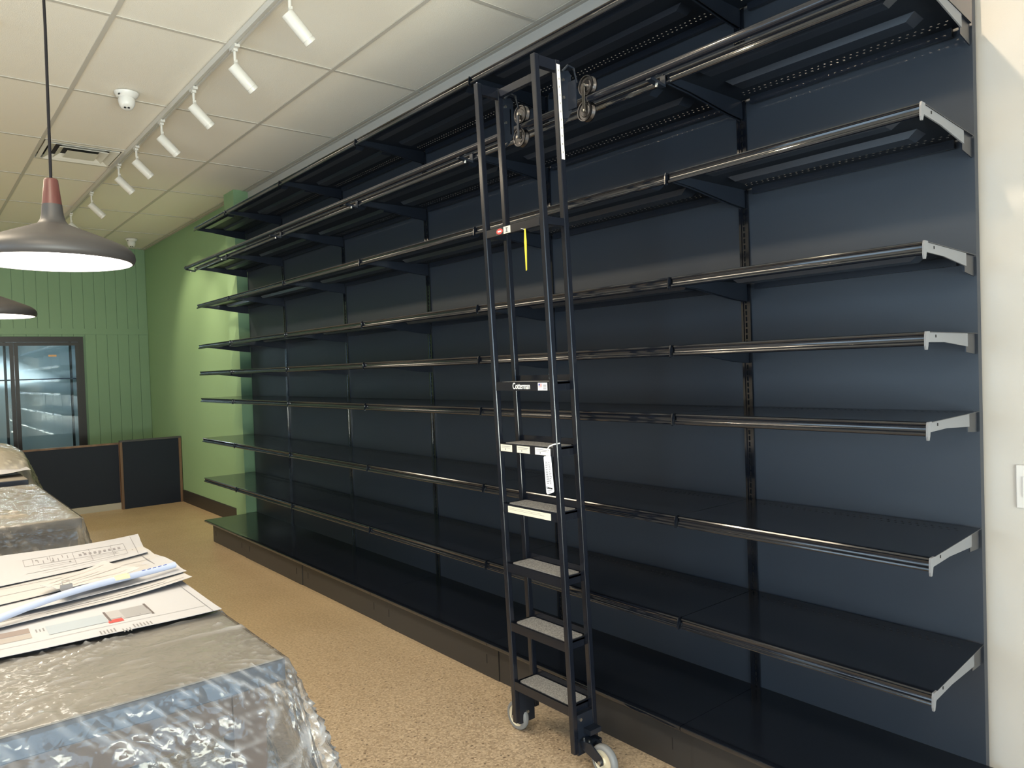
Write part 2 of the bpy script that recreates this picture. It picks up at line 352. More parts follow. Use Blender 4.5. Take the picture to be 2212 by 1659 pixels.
# ------------------------------------------------------------------ wall shelving
B = 1.2192; BW = .9144; D = 0.514
JX = [-BW, 0, B, 2 * B, 3 * B, 4 * B, 4 * B + BW]
ZS = [3.1038, 2.7194, 2.3474, 1.9525, 1.6920, 1.4303, 1.0367, 0.6425]
def shelf_meshes(w):
    d = {}
    mb = MB()
    x0, x1 = .0015, w - .0015
    # top sheet with two staggered rows of punched holes near the back
    for y0, y1 in ((-.012, -.066), (-.074, -.092), (-.100, -.500)):
        mb.box(x0, x1, y1, y0, -.0016, 0)
    for row, (ya, yb) in enumerate(((-.066, -.074), (-.092, -.100))):
        x = x0; n = int((w - .12) / .0254)
        for k in range(n + 1):
            hx = .06 + .0254 * k + (.0127 if row else 0)
            if hx + .004 > w - .05: break
            mb.box(x, hx - .0042, yb, ya, -.0016, 0); x = hx + .0042
        mb.box(x, x1, yb, ya, -.0016, 0)
    d['shelf'] = mb.mesh('shelf', DECKM); d['shelf'].materials.append(UNDER)
    for p in d['shelf'].polygons:
        if p.normal.z < -.5: p.material_index = 1
    # pressed stiffeners under the sheet and the back flange
    st = MB()
    st.hexa([(.10, -.452, -.0016), (w - .10, -.452, -.0016), (w - .10, -.392, -.0016), (.10, -.392, -.0016)][::1],
            [(.13, -.446, -.024), (w - .13, -.446, -.024), (w - .13, -.398, -.024), (.13, -.398, -.024)])
    st.hexa([(.10, -.262, -.0016), (w - .10, -.262, -.0016), (w - .10, -.180, -.0016), (.10, -.180, -.0016)],
            [(.13, -.256, -.024), (w - .13, -.256, -.024), (w - .13, -.186, -.024), (.13, -.186, -.024)])
    d['stiffener'] = st.mesh('stiffener', BLACK)
    d['back_flange'] = MB().box(.06, w - .06, -.030, -.012, -.030, -.0016).mesh('back_flange', BLACK)
    prof = [(-.494, .0006), (-.508, .0008), (-.5135, -.001), (-.5155, -.005), (-.5135, -.0085), (-.5100, -.011), (-.5085, -.016), (-.5085, -.022), (-.5100, -.026),
            (-.5150, -.0275), (-.5185, -.0305), (-.5195, -.0345), (-.5175, -.0385), (-.5130, -.0405), (-.5085, -.0395), (-.5060, -.036), (-.500, -.024), (-.494, -.018)]
    d['price_rail'] = MB().prism_x(prof, .010, w - .006).mesh('price_rail', LIPM, 35)
    d['rail_end_tab'] = MB().prism_x([(-.495, .0015), (-.517, .0015), (-.5215, -.012), (-.5225, -.042), (-.516, -.046), (-.506, -.043), (-.500, -.02)], w - .006, w - .0015).mesh('rail_end_tab', LIPM)
    br = [(-.006, -.0018), (-.490, -.0018), (-.492, -.026), (-.36, -.036), (-.10, -.070), (-.006, -.078)]
    d['bracket_l'] = MB().prism_x(br, .006, .010).mesh('bracket', BLACK)
    d['bracket_r'] = MB().prism_x(br, w - .012, w - .008).mesh('bracket', BLACK)
    d['bracket_end'] = MB().prism_x([(-.006, -.0018), (-.112, -.0018), (-.112, -.062), (-.006, -.070)], w - .014, w - .010).mesh('bracket', BLACK)
    return d
SM = {BW: shelf_meshes(BW), B: shelf_meshes(B)}
def end_plates(w, low):
    pr = [(-.112, -.0018), (-.497, -.0018), (-.497, -.030), (-.34, -.030), (-.112, -.044)]
    a = MB().prism_x(pr, w - .009, w - .0045)
    t = MB().prism_x([(-.492, .001), (-.517, .001), (-.521, -.010), (-.5225, -.040), (-.519, -.052), (-.511, -.052), (-.506, -.040), (-.503, -.028), (-.492, -.02)], w - .006, w - .0005)
    b = MB().box(w - .0045, w - .0030, -.432, -.426, -.016, -.008)
    return a, t, b
upr = MB()
for a, b in ((-.022, -.012), (.012, .022)): upr.box(a, b, -.009, .0, .16, 3.13)
for a, b in ((-.012, -.0042), (.0042, .012)): upr.box(a, b, -.005, .0, .16, 3.13)
z = .16
while z < 3.12:
    upr.box(-.0042, .0042, -.005, .0, z, z + .007); z += .0254
UPR = upr.mesh('slotted_upright', LIPM)
SLOT = MB().box(-.006, .006, -.0008, .0, .16, 3.13).mesh('slot_shadow', SLOTM)
baylab = ['narrow black shelving bay at the far left end beside the green column',
          'wide black shelving bay second from the green column',
          'wide black shelving bay third from the green column, middle of the run',
          'wide black shelving bay just left of the rolling ladder',
          'wide black shelving bay directly behind the rolling ladder',
          'narrow black shelving bay nearest the white wall on the right, grey shelf ends showing']
def sheared(me, w):
    m2 = me.copy()
    for v in m2.vertices: v.co.x -= .036 * (1 + max(-.5, min(0, v.co.y)) / .5) * (v.co.x / w)
    return m2
SM['end'] = {k: sheared(m_, BW) for k, m_ in SM[BW].items()}
for i in range(6):
    x0, x1 = JX[i], JX[i + 1]; w = x1 - x0; S = SM['end' if i == 5 else BW if w < 1 else B]
    bay = thing('shelving_bay', baylab[i], 'shelving unit', (x0, 0, 0), 'bays of the black wall shelving')
    wr = w - (.0386 if i == 5 else 0)
    part('back_panel', MB().box(.001, wr - .001, 0, .030, .02, 3.13), PANEL, bay)
    if i > 0: 
        u = link('slotted_upright', UPR, bay); link('slot_shadow', SLOT, u)
    # base deck with nose, kick plate
    dk = part('base_deck', MB().box(.001, w - .001, -.500, 0, .205, .225), DECKM, bay)
    part('deck_nose', MB().prism_x([(-.500, .2252), (-.522, .2252), (-.528, .221), (-.529, .212), (-.526, .206), (-.520, .204), (-.515, .2005), (-.500, .2005)], .0015, w - .0015), LIPM, dk, 35)
    kk = part('kick_plate', MB().box(.016 if i == 0 else .0012, w - .0012, -.452 - .004 * (i % 2), -.432, .0005, .166 if i != 3 else .164), KICKM, bay)
    if i < 5:
        for xs in (.10, w - .10):
            part('knockout', MB().box(xs - .0012, xs + .0012, -.4535 - .004 * (i % 2), -.4515 - .004 * (i % 2), .070, .118), SLOTM, kk)
    for k, zz in enumerate(ZS):
        sh = link('shelf', S['shelf'], bay, (0, 0, zz))
        link('stiffener', S['stiffener'], sh); link('back_flange', S['back_flange'], sh); link('price_rail', S['price_rail'], sh)
        link('bracket', S['bracket_l'], sh)
        if i < 5:
            link('bracket', S['bracket_r'], sh); link('rail_end_tab', S['rail_end_tab'], sh)
        else:
            a, t, b = end_plates(w, k)
            for q in (a, t, b): q.v = [(x - .036 * (1 + max(-.5, min(0, y)) / .5) * (x / w), y, z) for x, y, z in q.v]
            o = part('end_plate', a, GREYEND, sh, label='light grey end plate'); part('end_tab', t, GREYEND, sh, label='light grey rounded end tab')
            part('rivet', b, SLOTM, sh); link('bracket', S['bracket_end'], sh)

# ------------------------------------------------------------------ ladder rail
RY, RZ = -0.602, 2.702
rail = thing('ladder_rail', 'long black round rail for the ladder in front of the second shelf from the top', 'rail', (0, 0, 0))
part('rail_tube', MB().tube([(JX[0] + .03, RY, RZ), (JX[6] - .02, RY, RZ)], .0165, 20), BLKTUBE, rail, 40)
part('end_cap', MB().tube([(JX[0] + .012, RY, RZ), (JX[0] + .032, RY, RZ)], .020, 16), BLACK, rail, 40)
for x in JX[:-1]:
    xx = x + (.02 if x < 0 else 0)
    part('rail_bracket', MB().prism_x([(RY + .010, RZ - .010), (RY - .004, RZ - .017), (RY - .004, RZ - .022), (-.530, RZ - .034), (-.5195, RZ - .034), (-.5195, RZ + .010), (-.5235, RZ + .010), (-.5235, RZ - .024), (RY + .020, RZ - .014)], xx - .012, xx + .012), BLACK, rail)
    part('bolt', MB().tube([(xx, -.56, RZ - .040), (xx, -.56, RZ - .020)], .006, 8), STEEL, rail)

# ------------------------------------------------------------------ rolling ladder
LX0, LX1 = 4.152, 4.518          # frame centre lines
P = .0125
def yf(z): return -.748 - (z - .06) / 2.78 * .100      # front posts lean towards the room
def yb(z): return yf(z) + .1125
lad = thing('rolling_ladder', 'tall black steel rolling ladder with grey treads hooked on the shelving rail', 'ladder', (0, 0, 0))
def post(x, fy, z0, z1):
    return MB().hexa([(x - P, fy(z0) - P, z0), (x + P, fy(z0) - P, z0), (x + P, fy(z0) + P, z0), (x - P, fy(z0) + P, z0)],
                     [(x - P, fy(z1) - P, z1), (x + P, fy(z1) - P, z1), (x + P, fy(z1) + P, z1), (x - P, fy(z1) + P, z1)])
posts = {}
for nm, x, fy, z0 in (('lf', LX0, yf, .06), ('rf', LX1, yf, .06), ('lb', LX0, yb, .10), ('rb', LX1, yb, .085)):
    posts[nm] = part('post', post(x, fy, z0, 2.840), BLKTUBE, lad, bevel=.003)
# side links and cross bars at the top and at the hand bar
for x in (LX0, LX1):
    part('side_link', MB().box(x - P * .9, x + P * .9, yf(2.81) + P, yb(2.81) - P, 2.795, 2.837), BLKTUBE, lad)
    part('side_link', MB().box(x - P * .9, x + P * .9, yf(2.2) + P, yb(2.2) - P, 2.186, 2.216), BLKTUBE, lad)
part('cross_bar', MB().box(LX0 + P, LX1 - P, yb(2.82) - .010, yb(2.82) + .010, 2.800, 2.834), BLKTUBE, lad, bevel=.002)
ZB = 2.197
hb = part('hand_bar', MB().box(LX0 + P, LX1 - P, yf(ZB) - P, yf(ZB) + .006, ZB - .016, ZB + .018), BLKTUBE, lad, bevel=.002)
yl = yf(ZB) - P
part('warning_label', MB().box(4.232, 4.283, yl - .0012, yl, ZB - .0135, ZB + .0145), BLACKL, hb, label='black label with a red oval')
ov = MB()
ov.add([(4.2575 + .021 * math.cos(t * math.pi / 12), yl - .002, ZB + .0005 + .0115 * math.sin(t * math.pi / 12)) for t in range(24)], [tuple(range(24))])
part('red_oval', ov, REDL, hb)
part('warning_words', MB().box(4.246, 4.269, yl - .0026, yl - .0016, ZB - .0025, ZB + .0035), WHITEL, hb)
part('white_sticker', MB().box(4.283, 4.326, yl - .0012, yl, ZB - .0135, ZB + .0150), CREAM, hb, label='cream sticker with a black symbol')
part('sticker_symbol', MB().box(4.300, 4.308, yl - .002, yl - .001, ZB - .007, ZB + .009).box(4.296, 4.312, yl - .002, yl - .001, ZB + .0075, ZB + .010).box(4.296, 4.312, yl - .002, yl - .001, ZB - .0085, ZB - .006), GREYINK, hb)
# treads
def rounded(x0, x1, y0, y1, r, n=4):
    pts = []
    for cx, cy, a0 in ((x1 - r, y1 - r, 0), (x0 + r, y1 - r, 90), (x0 + r, y0 + r, 180), (x1 - r, y0 + r, 270)):
        for k in range(n + 1):
            a = math.radians(a0 + 90 * k / n); pts.append((cx + r * math.cos(a), cy + r * math.sin(a)))
    return pts
treads = []
for k in range(6):
    zt = .250 + .2634 * k
    y0 = yf(zt) - P * .6; y1 = yb(zt) + P * .6
    xa, xb = LX0 + P, LX1 - P
    tr = part('tread', MB().box(xa, xb, y0, y1, zt - .010, zt - .002).box(xa, xb, y0 - .002, y0 + .004, zt - .036, zt + .001).box(xa, xb, y1 - .004, y1, zt - .036, zt + .026)
              .box(xa, xa + .004, y0, y1, zt - .036, zt + .001).box(xb - .004, xb, y0, y1, zt - .036, zt + .001), BLKTUBE, lad)
    r = rounded(xa + .012, xb - .012, y0 + .016, y1 - .010, .012); n = len(r)
    g = MB().add([(x, y, zt - .002) for x, y in r] + [(x, y, zt + .0012) for x, y in r], [tuple(range(n, 2 * n))] + [(i, (i + 1) % n, n + (i + 1) % n, n + i) for i in range(n)])
    part('grip_pad', g, GRIP, tr)
    treads.append((tr, zt, y0 - .002, xa, xb))
Mfront = lambda x, y, z: Matrix.Translation((x, y, z)) @ Matrix.Rotation(math.radians(90), 4, 'X')
tr, zt, yy, xa, xb = treads[5]
text_mesh('lettering', 'Cotterman', .0375, WHITEL, tr, Mfront(4.333, yy - .0008, zt - .0175) @ Matrix.Diagonal((.66, 1, 1, 1)), bold=.0003)
fl = part('flag_sticker', MB().box(4.437, 4.492, yy - .0010, yy, zt - .034, zt - .003), WHITEL, tr, label='white sticker with a small flag')
part('flag', MB().box(4.442, 4.462, yy - .0018, yy - .0008, zt - .024, zt - .0235).box(4.442, 4.462, yy - .0018, yy - .0008, zt - .020, zt - .018).box(4.450, 4.462, yy - .0018, yy - .0008, zt - .015, zt - .013).box(4.450, 4.462, yy - .0018, yy - .0008, zt - .010, zt - .008), REDL, tr)
part('flag_canton', MB().box(4.442, 4.450, yy - .0018, yy - .0008, zt - .015, zt - .007), BLUEL, tr)
for zz in (-.011, -.018, -.026):
    part('sticker_print', MB().box(4.470, 4.487, yy - .0018, yy - .0008, zt + zz - .0035, zt + zz), GREYINK, tr)
tr, zt, yy, xa, xb = treads[4]
for a, b, m in ((4.172, 4.248, CREAM), (4.280, 4.362, CREAM), (4.396, 4.488, WHITEL)):
    part('label', MB().box(a, b, yy - .0010, yy, zt - .033, zt - .004), m, tr)
    part('label_print', MB().box(a + .008, b - .008, yy - .0016, yy - .0008, zt - .0125, zt - .0105).box(a + .008, b - .014, yy - .0016, yy - .0008, zt - .0185, zt - .017).box(a + .03, a + .034, yy - .0016, yy - .0008, zt - .028, zt - .020), LINEINK, tr)
tr, zt, yy, xa, xb = treads[3]
part('label', MB().box(4.196, 4.468, yy - .0010, yy, zt - .034, zt - .006), CREAM, tr, label='long cream label')
part('label_print', MB().box(4.206, 4.41, yy - .0016, yy - .0008, zt - .0145, zt - .0135).box(4.206, 4.43, yy - .0016, yy - .0008, zt - .0205, zt - .0195), LINEINK, tr)
# white strip with dots on the right rear post
zs0, zs1 = 2.450, 2.822
stp = MB().hexa([(LX1 + P, yb(zs0) - .008, zs0), (LX1 + P + .0015, yb(zs0) - .008, zs0), (LX1 + P + .0015, yb(zs0) + .008, zs0), (LX1 + P, yb(zs0) + .008, zs0)],
                [(LX1 + P, yb(zs1) - .008, zs1), (LX1 + P + .0015, yb(zs1) - .008, zs1), (LX1 + P + .0015, yb(zs1) + .008, zs1), (LX1 + P, yb(zs1) + .008, zs1)])
part('label_strip', stp, WHITEL, posts['rb'], label='white label strip with grey marks')
dots = MB()
for k in range(11):
    zz = zs0 + .028 + .032 * k; dots.box(LX1 + P + .0015, LX1 + P + .0022, yb(zz) - .0025, yb(zz) + .0025, zz - .004, zz + .004)
part('strip_marks', dots, GREYINK, posts['rb'])
# roller trucks on the rail
def wheel_prof(R):
    return [(.004, -.012), (R * .55, -.012), (R * .62, -.009), (R * .86, -.009), (R * .9, -.014), (R, -.014), (R, -.009), (R * .80, 0), (R, .009), (R, .014), (R * .9, .014), (R * .86, .009), (R * .62, .009), (R * .55, .012), (.004, .012)]
for x, rx in ((LX0, 4.150), (LX1, 4.560)):
    yp = yb(2.72)
    hk = part('roller_truck', MB().prism_x([(yp + P, 2.80), (yp + .060, 2.815), (yp + .075, 2.80), (yp + .075, 2.655), (yp + .055, 2.625), (yp + P, 2.61)], x - .004, x + .004)
              .box(x - .004, rx + .006, yp + .055, yp + .061, 2.655, 2.765)
              .tube([(x - .006, yp + .03, 2.60), (x - .006, yp + .055, 2.625)], .006, 8), BLACK, lad)
    part('hook_guard', MB().tube([(x + .01, yp + .02, 2.80), (x + .012, yp + .05, 2.83), (x + .014, yp + .08, 2.825), (x + .018, yp + .095, 2.77)], .005, 8), BLACK, hk, 40)
    part('axle_plate', MB().box(rx - .009, rx + .003, RY - .024, RY - .019, 2.650, 2.762), STEEL if x > 4.3 else BLACK, hk)
    for dz in (.053, -.046):
        part('roller', MB().lathe(wheel_prof(.0405), (rx + (.002 if dz > 0 else -.008), RY, RZ + dz), 'y', 28), CHROME, hk, 40)
        part('axle', MB().tube([(rx + (.002 if dz > 0 else -.008), RY - .027, RZ + dz), (rx + (.002 if dz > 0 else -.008), RY + .016, RZ + dz)], .006, 10), STEEL, hk, 40)
    for dz in (2.70, 2.77): part('bolt', MB().tube([(x + .003, yp + .028, dz), (x + .010, yp + .028, dz)], .006, 8), STEEL, hk)
# casters
def caster(x, wx, sgn):
    yc = (yf(.12) + yb(.12)) / 2
    c = part('caster_mount', MB().box(x - .010, x + .010, yf(.15) + P, yb(.15) - P, .050, .215).box(x + sgn * .008, x + sgn * .050, yc - .012, yc + .050, .135, .155)
             .box(x + sgn * .010, x + sgn * .058, yc - .030, yc + .044, .098, .112), BLACK, lad)
    fk = MB()
    for yy in (-.027, .021):
        fk.prism_y([(x + sgn * .008, .112), (x + sgn * .074, .120), (wx + sgn * .010, .085), (wx + sgn * .014, .058), (wx, .048), (wx - sgn * .012, .054), (x + sgn * .030, .080)] if sgn > 0 else [(x - .008, .112), (x - .050, .112), (wx - .010, .080), (wx - .012, .056), (wx, .048), (wx + .012, .054), (x - .012, .080)], -.704 + yy, -.704 + yy + .005)
    part('fork', fk, BLACK, c)
    R = .0635
    part('tyre', MB().lathe([(.046, -.015), (.052, -.0165), (.060, -.013), (R, -.006), (R, .006), (.060, .013), (.052, .0165), (.046, .015)], (wx, -.704, R), 'y', 36), TIRE, c, 50, label='grey rubber tyre')
    part('wheel_hub', MB().lathe([(.0, -.014), (.014, -.017), (.016, -.010), (.036, -.009), (.046, -.013), (.046, .013), (.036, .009), (.016, .010), (.014, .017), (.0, .014)], (wx, -.704, R), 'y', 32), HUB, c, 40, label='ivory wheel hub')
    part('axle_nut', MB().tube([(wx, -.737, R), (wx, -.672, R)], .008, 8), STEEL, c)
    for dy, dz in ((.03, .195), (.055, .095)):
        part('bolt', MB().tube([(x + .010, yf(dz) + dy, dz), (x + .016, yf(dz) + dy, dz)], .007, 8), STEEL, c)
    for dx in (.018, .046): part('bolt', MB().tube([(x + sgn * dx, yc - .018, .110), (x + sgn * dx, yc - .018, .120)], .005, 8), STEEL, c)
caster(LX0, 4.107, -1); caster(LX1, 4.640, 1)
# tags that hang on the ladder
yt = thing('yellow_tag', 'slim yellow plastic tag hanging from the ladder hand bar', 'tag', (4.420, yf(2.18) - P - .003, 2.182))
part('strip', MB().hexa([(-.001, -.001, -.168), (.004, -.001, -.165), (.004, .001, -.165), (-.001, .001, -.168)], [(-.006, -.001, -.05), (.007, -.001, -.05), (.007, .001, -.05), (-.006, .001, -.05)])
     .hexa([(-.006, -.001, -.05), (.007, -.001, -.05), (.007, .001, -.05), (-.006, .001, -.05)], [(-.003, -.001, .0), (.003, -.001, .0), (.003, .001, .0), (-.003, .001, .0)]), YELLOW, yt)
part('tie', MB().tube([(0, .001, -.003), (-.022, .002, .004), (-.040, .006, .012), (-.042, .012, .030)], .0012, 6), WHITEL, yt)
T5y = treads[4][2]; T5z = treads[4][1]
ht = thing('hang_tag', 'white printed instruction tag tied to the ladder with a white strap', 'tag', (4.476, T5y - .006, T5z - .030))
tg = part('card', MB().add([(x, y - .0008, z) for x, y, z in [(-.018, 0, -.005), (-.0225, 0, -.011), (-.0125, 0, -.152), (-.006, 0, -.158), (.030, 0, -.146), (.033, 0, -.140), (.020, 0, -.004), (.016, 0, -.001)]]
          + [(x, y + .0008, z) for x, y, z in [(-.018, 0, -.005), (-.0225, 0, -.011), (-.0125, 0, -.152), (-.006, 0, -.158), (.030, 0, -.146), (.033, 0, -.140), (.020, 0, -.004), (.016, 0, -.001)]],
          [tuple(range(8)), tuple(range(15, 7, -1))] + [(i, 8 + i, 8 + (i + 1) % 8, (i + 1) % 8) for i in range(8)]), mat('tag_card', (.80, .83, .90), .5), ht)
pr = MB()
for k in range(13):
    zz = -.030 - .0070 * k; sh = -.0155 + .0078 * (k / 13)
    for a, b in ((.002, .012 + .006 * random.random()), (.0205, .026 + .009 * random.random())): pr.box(sh + a, sh + b, -.0016, -.0009, zz, zz + .0024)
part('tag_print', pr, GREYINK, tg)
text_mesh('tag_lettering', 'Cotterman', .0125, BLACKL, tg, Mfront(.0075, -.0013, -.131) @ Matrix.Diagonal((.62, 1, 1, 1)), bold=.0003)
pr = MB().box(-.004, .020, -.0016, -.0009, -.142, -.140).box(-.004, .012, -.0016, -.0009, -.148, -.146)
part('tag_print', pr, GREYINK, tg)
part('strap', MB().tube([(-.002, -.001, -.012), (-.001, -.003, .008), (.008, -.006, .025), (.024, -.010, .038), (.043, -.004, .046), (.058, .016, .050)], .0026, 8), WHITEL, ht)

# ------------------------------------------------------------------ ceiling fittings
TY = -1.262
trk = part('light_track', MB().prism_x([(TY - .018, ZC - .0005), (TY + .018, ZC - .0005), (TY + .018, ZC - .036), (TY + .006, ZC - .036), (TY + .006, ZC - .028), (TY - .006, ZC - .028), (TY - .006, ZC - .036), (TY - .018, ZC - .036)], -3.2, 7.4), TRACKW)
tag(trk, 'long white lighting track across the ceiling holding the spotlights', 'light track')
HX = [3.215, 2.452, 1.69, .93, .187, -.434, -1.624, -2.761, 3.98, 4.74, 5.50, 6.26, 7.02]
order = ['nearest and cut by the top edge of the photo', 'second from the top of the photo', 'third from the top of the photo', 'fourth from the photo top',
         'beside the ceiling air diffuser', 'just past the ceiling air diffuser', 'second from the far end, above the large lamp', 'farthest one, half hidden by the large lamp shade']
dv = Vector((0, .72, -.694))
def spot_meshes():
    a = MB().box(-.045, .045, -.014, .014, -.052, -.0362).box(-.016, .016, -.012, .012, -.066, -.052)
    arm = MB().tube([(0, 0, -.066), (0, 0, -.120)], .0085, 10).box(-.006, .006, -.006, .012, -.150, -.110)
    R = .0325; q = dv.to_track_quat('Z', 'Y').to_matrix(); c = Vector((0, .028, -.190))
    def tf(mb):
        mb.v = [tuple(q @ Vector(v) + c) for v in mb.v]; return mb
    can = tf(MB().lathe([(0, -.062), (R - .003, -.062), (R, -.058), (R, .082), (R, .0825), (R - .002, .0835), (R - .002, .0865), (R, .0875), (R, .104), (R - .003, .106), (R - .006, .100), (R - .008, .085), (0, .085)], (0, 0, 0), 'z', 28))
    lens = tf(MB().lathe([(0, .0865), (R - .009, .0865)], (0, 0, 0), 'z', 20))
    return a.mesh('track_adapter', TRACKW), arm.mesh('arm', TRACKW, 40), can.mesh('lamp_can', TRACKW, 40), lens.mesh('lens', LEDGLOW)
SPM = spot_meshes()
def spot_energy(x): return 36.0 if x < 0 else 42.0 if x < 4.5 else 22.0 if x < 5 else 25.0 if x < 5.9 else 2.0
for i, x in enumerate(HX):
    lab = ('white cylinder spotlight on the track, ' + order[i]) if i < len(order) else ('first', 'second', 'third', 'fourth', 'fifth')[i - len(order)] + ' white cylinder spotlight on the track past the top edge of the photo'
    s = thing('track_spotlight', lab, 'spotlight', (x, TY + .002, ZC), 'spotlights on the white track')
    link('track_adapter', SPM[0], s); link('arm', SPM[1], s); can = link('lamp_can', SPM[2], s); link('lens', SPM[3], can)
    l = bpy.data.lights.new('spot_beam', 'SPOT'); l.energy = spot_energy(x); l.color = (1.0, .80, .56); l.spot_size = math.radians(78); l.spot_blend = .7; l.shadow_soft_size = .024
    lo = bpy.data.objects.new('spot_beam', l); COL.objects.link(lo); lo.parent = s
    lo.location = Vector((0, .028, -.190)) + dv * .115; lo.rotation_euler = dv.to_track_quat('-Z', 'Y').to_euler()
# air diffuser
vx0, vx1, vy0, vy1 = -.688, -.106, -1.838, -1.264
vent = thing('air_diffuser', 'white square ceiling air diffuser beside the lighting track', 'vent', ((vx0 + vx1) / 2, (vy0 + vy1) / 2, ZC))
hx, hy = (vx1 - vx0) / 2, (vy1 - vy0) / 2
part('duct', MB().box(-hx + .03, hx - .03, -hy + .03, hy - .03, .030, .034), VENTD, vent)
def ring(o, i, zo, zi):
    vs = [(-hx * o, -hy * o, zo), (hx * o, -hy * o, zo), (hx * o, hy * o, zo), (-hx * o, hy * o, zo), (-hx * i, -hy * i, zi), (hx * i, -hy * i, zi), (hx * i, hy * i, zi), (-hx * i, hy * i, zi)]
    v2 = [(x, y, z + .004) for x, y, z in vs]
    return MB().add(vs + v2, [(k, (k + 1) % 4, 4 + (k + 1) % 4, 4 + k) for k in range(4)] + [(8 + k, 12 + k, 12 + (k + 1) % 4, 8 + (k + 1) % 4) for k in range(4)] + [(k, 8 + k, 8 + (k + 1) % 4, (k + 1) % 4) for k in range(4)] + [(4 + k, 4 + (k + 1) % 4, 12 + (k + 1) % 4, 12 + k) for k in range(4)])
part('vent_frame', ring(1.0, .90, 0, -.004), VENTW, vent)
for o, i in ((.86, .68), (.62, .46)): part('louver', ring(o, i, -.010, .022), VENTW, vent)
part('center_plate', MB().add([(-hx * .40, -hy * .40, -.012), (hx * .40, -hy * .40, -.012), (hx * .40, hy * .40, -.012), (-hx * .40, hy * .40, -.012), (0, 0, .014)], [(0, 1, 4), (1, 2, 4), (2, 3, 4), (3, 0, 4), (3, 2, 1, 0)]), VENTW, vent)
# dome cameras
def dome(x, y, lab, a):
    t = thing('dome_camera', lab, 'security camera', (x, y, ZC), 'white cameras on the ceiling')
    part('base_ring', MB().lathe([(.0, -.001), (.076, -.001), (.074, -.010), (.062, -.028), (.053, -.036), (0, -.036)], (0, 0, 0), 'z', 28), WHITEPL, t, 40)
    q = Matrix.Rotation(a, 3, 'Z') @ Matrix.Rotation(math.radians(22), 3, 'X')
    mb = MB().lathe([(0, .02), (.046, .012), (.052, -.01), (.050, -.03), (.040, -.056), (.030, -.064), (0, -.064)], (0, 0, 0), 'z', 28)
    mb.v = [tuple(q @ Vector(v) + Vector((0, 0, -.044))) for v in mb.v]
    part('eyeball', mb, WHITEPL, t, 40)
    for dx in (-.011, .011):
        l = MB().lathe([(0, -.0655), (.008, -.0655), (.008, -.060)], (dx, 0, 0), 'z', 12)
        l.v = [tuple(q @ Vector(v) + Vector((0, 0, -.044))) for v in l.v]
        part('lens', l, BLACKL, t)
    part('slot', MB().box(.030, .056, -.0590, -.050, -.030, -.026), BLACKL, t)
dome(1.27, -1.56, 'white dome camera on the ceiling between the air diffuser and the photo top', math.radians(-105))
dome(-4.30, -.31, 'small far white dome camera on the ceiling above the green corner', math.radians(-105))

# ------------------------------------------------------------------ pendant lamps
def pendant(x, y, zr, lab):
    t = thing('pendant_lamp', lab, 'pendant lamp', (x, y, zr), 'pendant lamps over the tables')
    R = .217
    part('lamp_shade', MB().lathe([(.206, 0.0), (.212, .003), (.2165, .015), (.2145, .028), (.206, .040), (.192, .051), (.168, .062), (.110, .086), (.060, .106), (.040, .115), (.033, .126), (.029, .142), (.0275, .160), (.0262, .172), (0, .172)], (0, 0, 0), 'z', 72), PENDBLK, t, 45)
    part('lamp_neck', MB().lathe([(.0262, .1722), (.0255, .176), (.0185, .244), (.0165, .248), (0, .248)], (0, 0, 0), 'z', 32), PENDWOOD, t, 40, label='red brown wooden neck')
    lin = part('lamp_lining', MB().lathe([(.206, 0.001), (.203, .020), (.150, .050), (0, .060)], (0, 0, 0), 'z', 64), PENDIN, t, 60)
    part('diffuser', MB().lathe([(.200, .012), (.120, .012), (0, .012)], (0, 0, 0), 'z', 64), GLOW, t)
    part('cord', MB().tube([(0, 0, .246), (.004, .003, .7), (-.002, 0, 1.2), (0, 0, ZC - zr - .03)], .0042, 10), CORD, t, 60)
    part('canopy', MB().lathe([(0, ZC - zr - .035), (.055, ZC - zr - .03), (.06, ZC - zr - .001), (0, ZC - zr - .001)], (0, 0, 0), 'z', 32), PENDBLK, t, 40)
    l = bpy.data.lights.new('bulb', 'SPOT'); l.energy = 5; l.color = (1, .88, .72); l.spot_size = math.radians(150); l.spot_blend = .5; l.shadow_soft_size = .15
    lo = bpy.data.objects.new('bulb', l); COL.objects.link(lo); lo.parent = t; lo.location = (0, 0, -.005)
pendant(4.11, -2.423, 1.984, 'large black pendant lamp with wooden neck, lit, hanging at the left edge')
pendant(1.96, -2.423, 1.984, 'second black pendant lamp farther back, mostly cut by the left edge')
pendant(-.19, -2.423, 1.984, 'third black pendant lamp farthest back, beyond the left edge')

# ------------------------------------------------------------------ far end: glass-door cooler and low partitions
ck = thing('glass_door_cooler', 'black framed cooler with tall glass doors in the far green wall', 'cooler', (XL, 0, 0))
fx0, fx1 = -.030, .040
part('cabinet', MB().box(-.66, -.62, -3.17, -.82, .09, 2.22).box(-.62, -.001, -3.17, -3.14, .09, 2.22).box(-.62, -.001, -.85, -.82, .09, 2.22).box(-.62, -.001, -3.14, -.85, .09, .12).box(-.62, -.001, -3.14, -.85, 2.19, 2.22), COOLIN, ck, label='pale grey lining behind the doors')
_l = bpy.data.lights.new('cooler_fill', 'AREA'); _l.shape = 'RECTANGLE'; _l.size = 2.1; _l.size_y = .06; _l.energy = 28; _l.color = (.90, .97, 1)  # added fill light, unseen, to make the interior pale behind the glass
_o = bpy.data.objects.new('cooler_fill', _l); COL.objects.link(_o); _o.parent = ck; _o.location = (-.08, -2.0, 2.185); _o.rotation_euler = (0, math.radians(25), math.radians(90))
